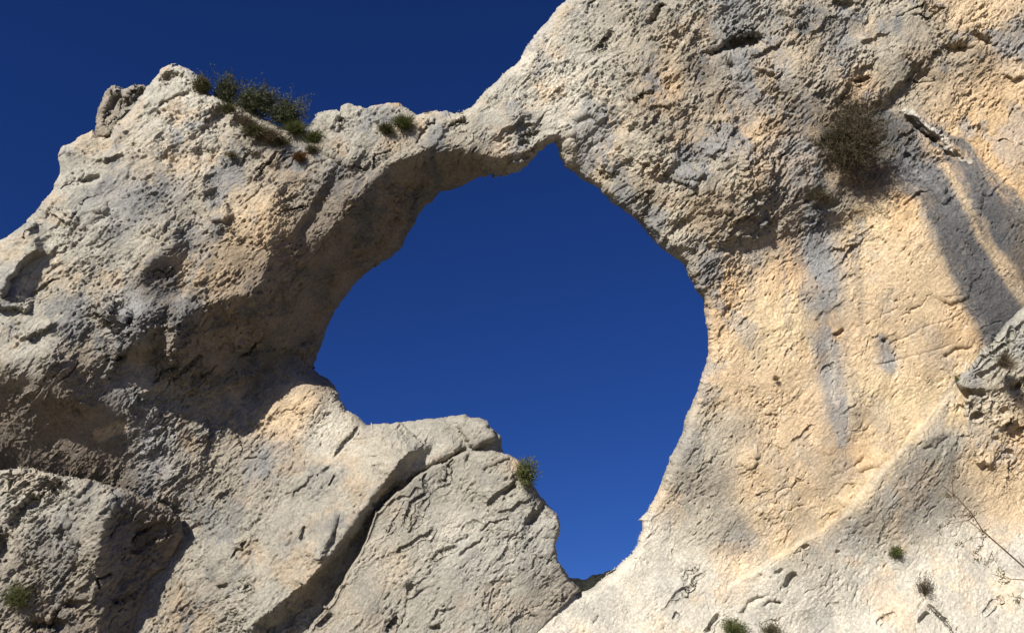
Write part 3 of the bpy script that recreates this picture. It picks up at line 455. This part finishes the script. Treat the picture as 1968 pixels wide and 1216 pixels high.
def sheet(name, gx, gy, Z, mat, kind='structure'):
    nx, ny = len(gx), len(gy); X, Y = np.meshgrid(gx, gy); av = np.stack([X, Y, Z], 2).reshape(-1, 3)
    i = np.arange(nx*ny).reshape(ny, nx); q = np.stack([i[:-1, :-1], i[:-1, 1:], i[1:, 1:], i[1:, :-1]], 2).reshape(-1, 4)
    me = bpy.data.meshes.new(name); me.from_pydata(av.tolist(), [], q.tolist()); me.materials.append(mat)
    for p in me.polygons: p.use_smooth = True
    o = bpy.data.objects.new(name, me); col.objects.link(o); tag(o, kind=kind); return o
def geo(lim, s0, g):
    a = [0.]; s = s0
    while a[-1] < lim: a.append(a[-1]+s); s *= g
    return np.array(sorted(set([-t for t in a]+a)))
gx = geo(6000, .5, 1.07); gy = geo(6000, .5, 1.07)
X, Y = np.meshgrid(gx, gy); rr_ = np.hypot(X, Y)
GZ = .25*perlin(X/4, Y/4, X*0, 71)+.08*perlin(X/1.2, Y/1.2, X*0, 72); GZ *= sstep(1, 6, rr_)
GZ += sstep(40, 400, rr_)*14*perlin(X/260, Y/260, X*0, 73)
sheet('ground', gx, gy, GZ, mat_ground())

# ridge with the arch's shadow put into its near-black colour, seen through the foot of the window
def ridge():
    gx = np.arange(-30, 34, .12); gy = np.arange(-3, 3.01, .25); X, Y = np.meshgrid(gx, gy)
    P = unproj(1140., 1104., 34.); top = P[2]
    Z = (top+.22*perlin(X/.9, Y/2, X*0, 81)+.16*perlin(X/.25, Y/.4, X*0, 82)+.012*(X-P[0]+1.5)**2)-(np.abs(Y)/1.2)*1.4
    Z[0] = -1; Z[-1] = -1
    return sheet('hill', gx, gy+P[1], Z, mat_leaf('ridge_painted_shade', (.008, .009, .008), (.022, .023, .018), .0))
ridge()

# ------------------------------------------------------------------ plants
M_EVER = mat_leaf('evergreen_leaf', (.03, .04, .018), (.13, .14, .075)); M_GREEN = mat_leaf('green_leaf', (.06, .075, .022), (.15, .16, .06)); M_OLIVE = mat_leaf('olive_leaf', (.05, .048, .022), (.14, .13, .06))
M_DRY = mat_leaf('dry_blade', (.09, .07, .045), (.22, .18, .12)); M_RUST = mat_leaf('rusty_blade', (.09, .05, .018), (.20, .12, .05)); M_WIRY = mat_leaf('wiry_leaf', (.035, .032, .018), (.13, .11, .065)); M_BARK = mat_leaf('bark', (.05, .035, .025), (.12, .09, .065), 0)
M_TWIG = mat_leaf('twig_bark', (.12, .075, .05), (.2, .13, .09), 0); M_BUD = mat_leaf('twig_leaf', (.10, .09, .04), (.2, .18, .09))
def mk(name, verts, faces, mat, parent=None):
    me = bpy.data.meshes.new(name); me.from_pydata([tuple(v) for v in verts], [], faces); me.materials.append(mat)
    o = bpy.data.objects.new(name, me); col.objects.link(o)
    if parent: o.parent = parent
    return o
def tube(V, F, pts, r0, r1, n=4):
    b = len(V); k = len(pts)
    for i, p in enumerate(pts):
        d = (pts[min(i+1, k-1)]-pts[max(i-1, 0)]); d = d/(np.linalg.norm(d)+1e-9)
        a = np.cross(d, [.31, .52, .8]); a /= np.linalg.norm(a)+1e-9; c = np.cross(d, a); r = r0+(r1-r0)*i/(k-1)
        for j in range(n):
            t = 2*math.pi*j/n; V.append(p+r*(a*math.cos(t)+c*math.sin(t)))
    for i in range(k-1):
        for j in range(n): F.append((b+i*n+j, b+i*n+(j+1) % n, b+(i+1)*n+(j+1) % n, b+(i+1)*n+j))
def leafquad(V, F, p, d, L, W, r):
    a = np.cross(d, r.normal(size=3)); a /= np.linalg.norm(a)+1e-9; b = len(V)
    V.extend([p, p+d*L*.5+a*W, p+d*L, p+d*L*.5-a*W]); F.append((b, b+1, b+2, b+3))
def surf(u, v, out=0.): return unproj(float(u), float(v), math.exp(at(S_MAIN, u, v))-out)
def root_at(name, P, label, cat, group):
    e = bpy.data.objects.new(name, None); e.location = P; e.empty_display_size = .1; col.objects.link(e); return tag(e, label, cat, group)
def shrub(name, u, v, w, h, label, cat='shrub', group=None, out=.1, n=200, leaf=.05, lw=.35, mat=None, grow=(0, 1, .15), seed=0, S=None, stems=True, wild=.25, per=22, fol='foliage', back=0., bare=0., spots=1, flat=.9):
    """w, h in photo pixels around (u, v); base is opposite to the growth direction"""
    r = np.random.default_rng(seed+int(u)*7+int(v)); d = math.exp(at(S if S is not None else S_MAIN, u, v))-out+back
    px = d/FPX; c = unproj(float(u), float(v), d); rx, ry = w*px/2, h*px/2; rz = min(rx, ry)*flat+.02
    g = CX*grow[0]+CU*grow[1]-CF*grow[2]; g /= np.linalg.norm(g)
    base = c-(CX*rx*grow[0]+CU*ry*grow[1])*.85+CF*.05
    bs = [base]+[base+CX*r.uniform(-.6, .6)*rx+CU*r.uniform(-.1, 1.0)*ry+CF*.05 for _ in range(spots-1)]; root0 = base; V, F, SV, SF = [], [], [], []
    for i in range(n):
        base = bs[i % spots]
        e = r.normal(size=3); e /= np.linalg.norm(e); e *= r.uniform(.35, 1)**.6*(1+wild*r.normal()*.6)
        tip = c+CX*e[0]*rx+CU*e[1]*ry-CF*e[2]*rz
        k = r.uniform(.3, .6); mid = base+(tip-base)*k+g*.12*ry+r.normal(size=3)*.06*ry
        if stems and i % 3 == 0: tube(SV, SF, [base-root0, (mid-root0), (tip-root0)], .009, .0025, 3)
        if r.uniform() < bare: continue
        for j in range(per):
            t = r.uniform(.35, 1.03); p = (mid+(tip-mid)*(t-.3)/.7) if t > .3 else base+(mid-base)*t/.3
            dd = (tip-mid)/(np.linalg.norm(tip-mid)+1e-9)+r.normal(size=3)*.8; dd /= np.linalg.norm(dd)
            leafquad(V, F, p-root0+r.normal(size=3)*leaf*.7, dd, leaf*r.uniform(.6, 1.3), leaf*lw*.5, r)
    ro = root_at(name, root0, label, cat, group)
    mk(fol, V, F, mat or M_EVER, ro)
    if stems: mk('stem', SV, SF, M_BARK, ro)
    return ro
def tuft(name, u, v, w, h, label, cat='grass tuft', group=None, out=.05, n=300, mat=None, dirn=(0, .8, .6), spread=.75, seed=0, bw=.007, droop=.3, S=None, back=0., split=1.):
    r = np.random.default_rng(seed+int(u)*5+int(v)); d = math.exp(at(S if S is not None else S_MAIN, u, v))-out+back; px = d/FPX
    g = CX*dirn[0]+CU*dirn[1]-CF*dirn[2]; g /= np.linalg.norm(g)
    base = unproj(float(u), float(v)+h*.35*dirn[1], d); V, F = [], []
    for i in range(n):
        e = r.normal(size=3); e -= g*(e@g); e *= spread; dd = g+e; dd /= np.linalg.norm(dd)
        L = r.uniform(.55, 1.05)*(w*abs(dd@CX)+h*1.0*(1-abs(dd@CX)))*px*.62; p0 = r.normal(size=3)*w*px*.10
        p0 -= g*(p0@g)*.6; a = np.cross(dd, r.normal(size=3)); a /= np.linalg.norm(a); b = len(V)
        m = p0+dd*L*.55; t = p0+dd*L-np.array([0, 0, 1.])*L*droop*r.uniform(.3, 1)
        V.extend([p0-a*bw, p0+a*bw, m+a*bw*.8, m-a*bw*.8, t]); F.append((b, b+1, b+2, b+3)); F.append((b+3, b+2, b+4))
    ro = root_at(name, base, label, cat, group); mk('blades', V, F, mat or M_GREEN, ro)
    V, F = [], []
    for k in range(5):
        e = r.normal(size=3)*.3; tube(V, F, [e*0-g*.06, g*h*px*.10+e*h*px*.05, g*h*px*.2+e*h*px*.2], .02, .006, 3)
    mk('root_crown', V, F, M_BARK, ro); return ro
G1 = 'evergreen shrubs on the left crest'
shrub('evergreen_shrub', 436, 172, 50, 62, 'upright dark shrub at the left end of the crest bushes', group=G1, n=190, back=.35, mat=M_EVER, leaf=.075, per=24, wild=.55, spots=4)
shrub('evergreen_shrub', 492, 194, 104, 66, 'widest dark evergreen shrub in the middle of the crest bushes', group=G1, n=330, back=.3, mat=M_EVER, leaf=.075, per=24, wild=.55, spots=4)
shrub('evergreen_shrub', 552, 216, 80, 62, 'dark shrub at the right end of the crest bushes above the pale tuft', group=G1, n=240, back=.25, mat=M_EVER, leaf=.075, per=24, wild=.55, spots=4)
shrub('dry_bush', 388, 163, 38, 44, 'small brown bush just right of the rocky summit', 'bush', n=200, back=.1, mat=M_OLIVE, leaf=.06, per=18)
G2 = 'grass cushions on the crest of the left rock'
tuft('grass_cushion', 490, 247, 62, 40, 'dark rounded grass cushion below the widest crest shrub', group=G2, mat=M_OLIVE, n=900, out=.25, dirn=(.2, .7, .7))
tuft('grass_cushion', 568, 240, 56, 46, 'bright yellow-green grass tuft at the right end of the crest bushes', group=G2, mat=M_GREEN, n=700, out=.15)
tuft('grass_cushion', 604, 258, 56, 40, 'green cushion in the notch between summit and bridge', group=G2, mat=M_GREEN, n=700, out=.1)
tuft('grass_cushion', 576, 297, 38, 30, 'small rusty brown cushion below the notch', group=G2, mat=M_RUST, n=500, out=.12)
tuft('grass_cushion', 540, 268, 40, 26, 'low green tuft between the dark cushion and the rusty one', group=G2, mat=M_OLIVE, n=400, out=.1)
tuft('grass_cushion', 470, 228, 44, 26, 'low brown mat of grass on the crest under the shrubs', group=G2, mat=M_DRY, n=400, out=.1)
tuft('grass_cushion', 520, 256, 58, 30, 'brown dry mat hanging below the widest crest shrub, right of the dark cushion', group=G2, mat=M_DRY, n=600, out=.2)
tuft('grass_cushion', 440, 206, 50, 26, 'dull brown grass under the upright shrub at the left end of the crest', group=G2, mat=M_OLIVE, n=420, out=.12)
tuft('grass_cushion', 600, 284, 36, 22, 'small olive tuft between the rusty cushion and the foot of the bridge', group=G2, mat=M_OLIVE, n=360, out=.12)
tuft('grass_cushion', 448, 296, 34, 18, 'faint brown tuft on the pale face well below the crest shrubs', group=G2, mat=M_DRY, n=240, out=.08)
tuft('grass_cushion', 776, 230, 58, 40, 'green cushion on top of the rock bridge', group=G2, mat=M_GREEN, n=800, out=.15)
tuft('grass_cushion', 742, 242, 44, 34, 'dark cushion left of the green one on the bridge', group=G2, mat=M_OLIVE, n=500, out=.15)
tuft('dry_grass', 822, 216, 36, 26, 'thin straw-coloured grass standing on the bridge skyline', n=90, mat=M_DRY, back=.3, bw=.004, dirn=(0, 1, 0), spread=.5)
shrub('green_bush', 1014, 906, 48, 62, 'dark green bush hanging on the edge of the slab against the sky', 'bush', n=150, mat=M_GREEN, leaf=.06, per=22, grow=(.8, .3, .2), out=.3, back=0., S=S_SLAB)
shrub('wall_shrub', 1642, 266, 160, 165, 'big wiry grey-brown shrub growing from the orange wall at right', n=1200, mat=M_WIRY, leaf=.055, lw=.32, per=20, out=.62, flat=.5, grow=(.1, .5, .8), wild=.5, bare=.05, spots=14)
shrub('wall_shrub', 1575, 375, 60, 30, 'low dark twiggy bush in the hollow left below the big wall shrub', n=160, mat=M_WIRY, leaf=.05, lw=.25, per=12, out=.25, spots=5, grow=(.1, .5, .8), wild=.5)
tuft('dead_tuft', 1928, 690, 44, 56, 'grey dead tuft on the outcrop at the right edge', n=500, mat=M_DRY, out=.45, dirn=(-.1, .5, .8), bw=.006, S=S_OUTC)
tuft('small_plant', 1838, 724, 14, 18, 'tiny green plant at the left tip of the outcrop', 'plant', n=60, mat=M_GREEN, out=.25)
shrub('small_plant', 1721, 1060, 28, 22, 'small green plant growing on the bright slope at lower right', 'plant', n=70, mat=M_GREEN, leaf=.055, per=18, out=.2, wild=.5)
shrub('twiggy_plant', 1777, 1122, 40, 52, 'grey twiggy plant on the bright slope below the small green one', 'plant', n=110, mat=M_WIRY, leaf=.06, lw=.22, per=10, out=.22, wild=.5, bare=.2)
shrub('green_bush', 1410, 1203, 62, 42, 'rounded green bush at the bottom edge of the picture', 'bush', n=170, mat=M_GREEN, leaf=.045, per=20, out=.3)
shrub('twiggy_plant', 1482, 1206, 44, 36, 'thin twiggy plant right of the green bush at the bottom edge', 'plant', n=90, mat=M_OLIVE, leaf=.05, per=10, out=.22, wild=.6)
shrub('moss_bush', 32, 1142, 70, 56, 'mossy green bush on the boulder at the lower left corner', 'bush', n=220, mat=M_GREEN, leaf=.04, per=20, out=.2, S=S_BLD)
tuft('ledge_grass', 848, 893, 40, 18, 'olive grass in the narrow ledge above the slab', n=300, mat=M_OLIVE, out=.1)
tuft('ledge_grass', 880, 876, 36, 16, 'olive grass at the upper end of the ledge, under the crest', n=260, mat=M_OLIVE, out=.1)
tuft('nest_tuft', 1492, 728, 13, 12, 'tiny round brown tuft alone on the smooth orange wall', n=120, mat=M_DRY, out=.05, dirn=(0, .2, 1))

# long bare branches that rise from the ground in front of the wall
def bare_shrub():
    r = np.random.default_rng(3); D0 = 9.
    def w(u, v, dz=0): return unproj(float(u), float(v), D0+dz)
    foot = w(2120, 1878); foot[2] = 0
    ro = root_at('bare_shrub', foot, 'thin leafless shrub whose long twigs reach in from the lower right edge', 'shrub', None)
    mains = [([(2110,1500,.1),(2060,1240,.1),(1990,1115,0),(1968,1092,0),(1930,1055,0),(1890,1020,0),(1865,985,0),(1835,952,0),(1812,934,0)], .011),
             ([(2100,1500,.3),(2060,1300,.3),(2010,1120,.3),(1968,1112,.3),(1935,1112,.3),(1906,1102,.3)], .008), ([(2090,1500,.3),(2040,1300,.3),(1990,1160,.3),(1962,1148,.3),(1940,1146,.3)], .007), ([(2090,1500,.2),(2050,1300,.2),(1990,1100,.2),(1962,1075,.2),(1955,1068,.2)], .006)]
    sides = [[(1890,1020),(1860,1002),(1820,1008),(1806,1014)],[(1868,993),(1850,990),(1830,991)],[(1893,1032),(1870,1036),(1845,1050)],[(1893,1034),(1884,1052),(1880,1060)],[(1835,952),(1832,925),(1836,902)],[(1835,952),(1822,955),(1816,950)],[(1906,1060),(1900,1082),(1876,1080)],[(1906,1060),(1912,1076),(1898,1084)],[(1940,1110),(1930,1104),(1924,1098)],[(1946,1112),(1936,1120),(1930,1116)],[(1962,1148),(1955,1156),(1950,1150)]]
    for pts, rad in mains:
        V, F = [], []; P = [w(*p)-foot+r.normal(size=3)*.006 for p in pts]; P = [np.zeros(3)]+P
        tube(V, F, P, rad*1.2, rad*.35, 5); mk('branch', V, F, M_TWIG, ro)
    for sd in sides:
        V, F, LV, LF = [], [], [], []
        P = [w(a, b)-foot+r.normal(size=3)*.008 for a, b in sd]; tube(V, F, P, .0045, .002, 4); tw = mk('twig', V, F, M_TWIG, ro)
        for k in range(18):
            p = P[-1]+r.normal(size=3)*.02; dd = r.normal(size=3)+CU*.5; dd /= np.linalg.norm(dd); leafquad(LV, LF, p, dd, .045, .006, r)
        mk('leaf_cluster', LV, LF, M_BUD, tw)
        for p in P[1:-1]:
            LV, LF = [], []
            for k in range(7): dd = r.normal(size=3); dd /= np.linalg.norm(dd); leafquad(LV, LF, p+r.normal(size=3)*.006, dd, .035, .005, r)
            mk('leaf_cluster', LV, LF, M_BUD, tw)
    for (a, b) in ((1892,1025),(1831,952),(1868,990)):
        LV, LF = [], []
        for k in range(22): dd = r.normal(size=3); dd /= np.linalg.norm(dd); leafquad(LV, LF, w(a, b)-foot+r.normal(size=3)*.02, dd, .045, .006, r)
        mk('leaf_cluster', LV, LF, M_BUD, ro)
bare_shrub()
def dry_stem():
    r = np.random.default_rng(9); pts = [(1784,1160),(1793,1166),(1806,1180),(1818,1192),(1828,1206),(1836,1228)]
    P = [surf(a, b, .12) for a, b in pts]; b0 = P[-1].copy(); ro = root_at('dead_plant', b0, 'thin dry stem with small side twigs below the grey twiggy plant', 'dead plant', None)
    V, F = [], []; tube(V, F, [p-b0 for p in P], .02, .008, 5); mk('stem', V, F, M_BARK, ro); V, F = [], []
    for p in P:
        for k in range(7): dd = r.normal(size=3); dd /= np.linalg.norm(dd); leafquad(V, F, p-b0, dd, .11, .014, r)
    mk('foliage', V, F, M_OLIVE, ro)
dry_stem()
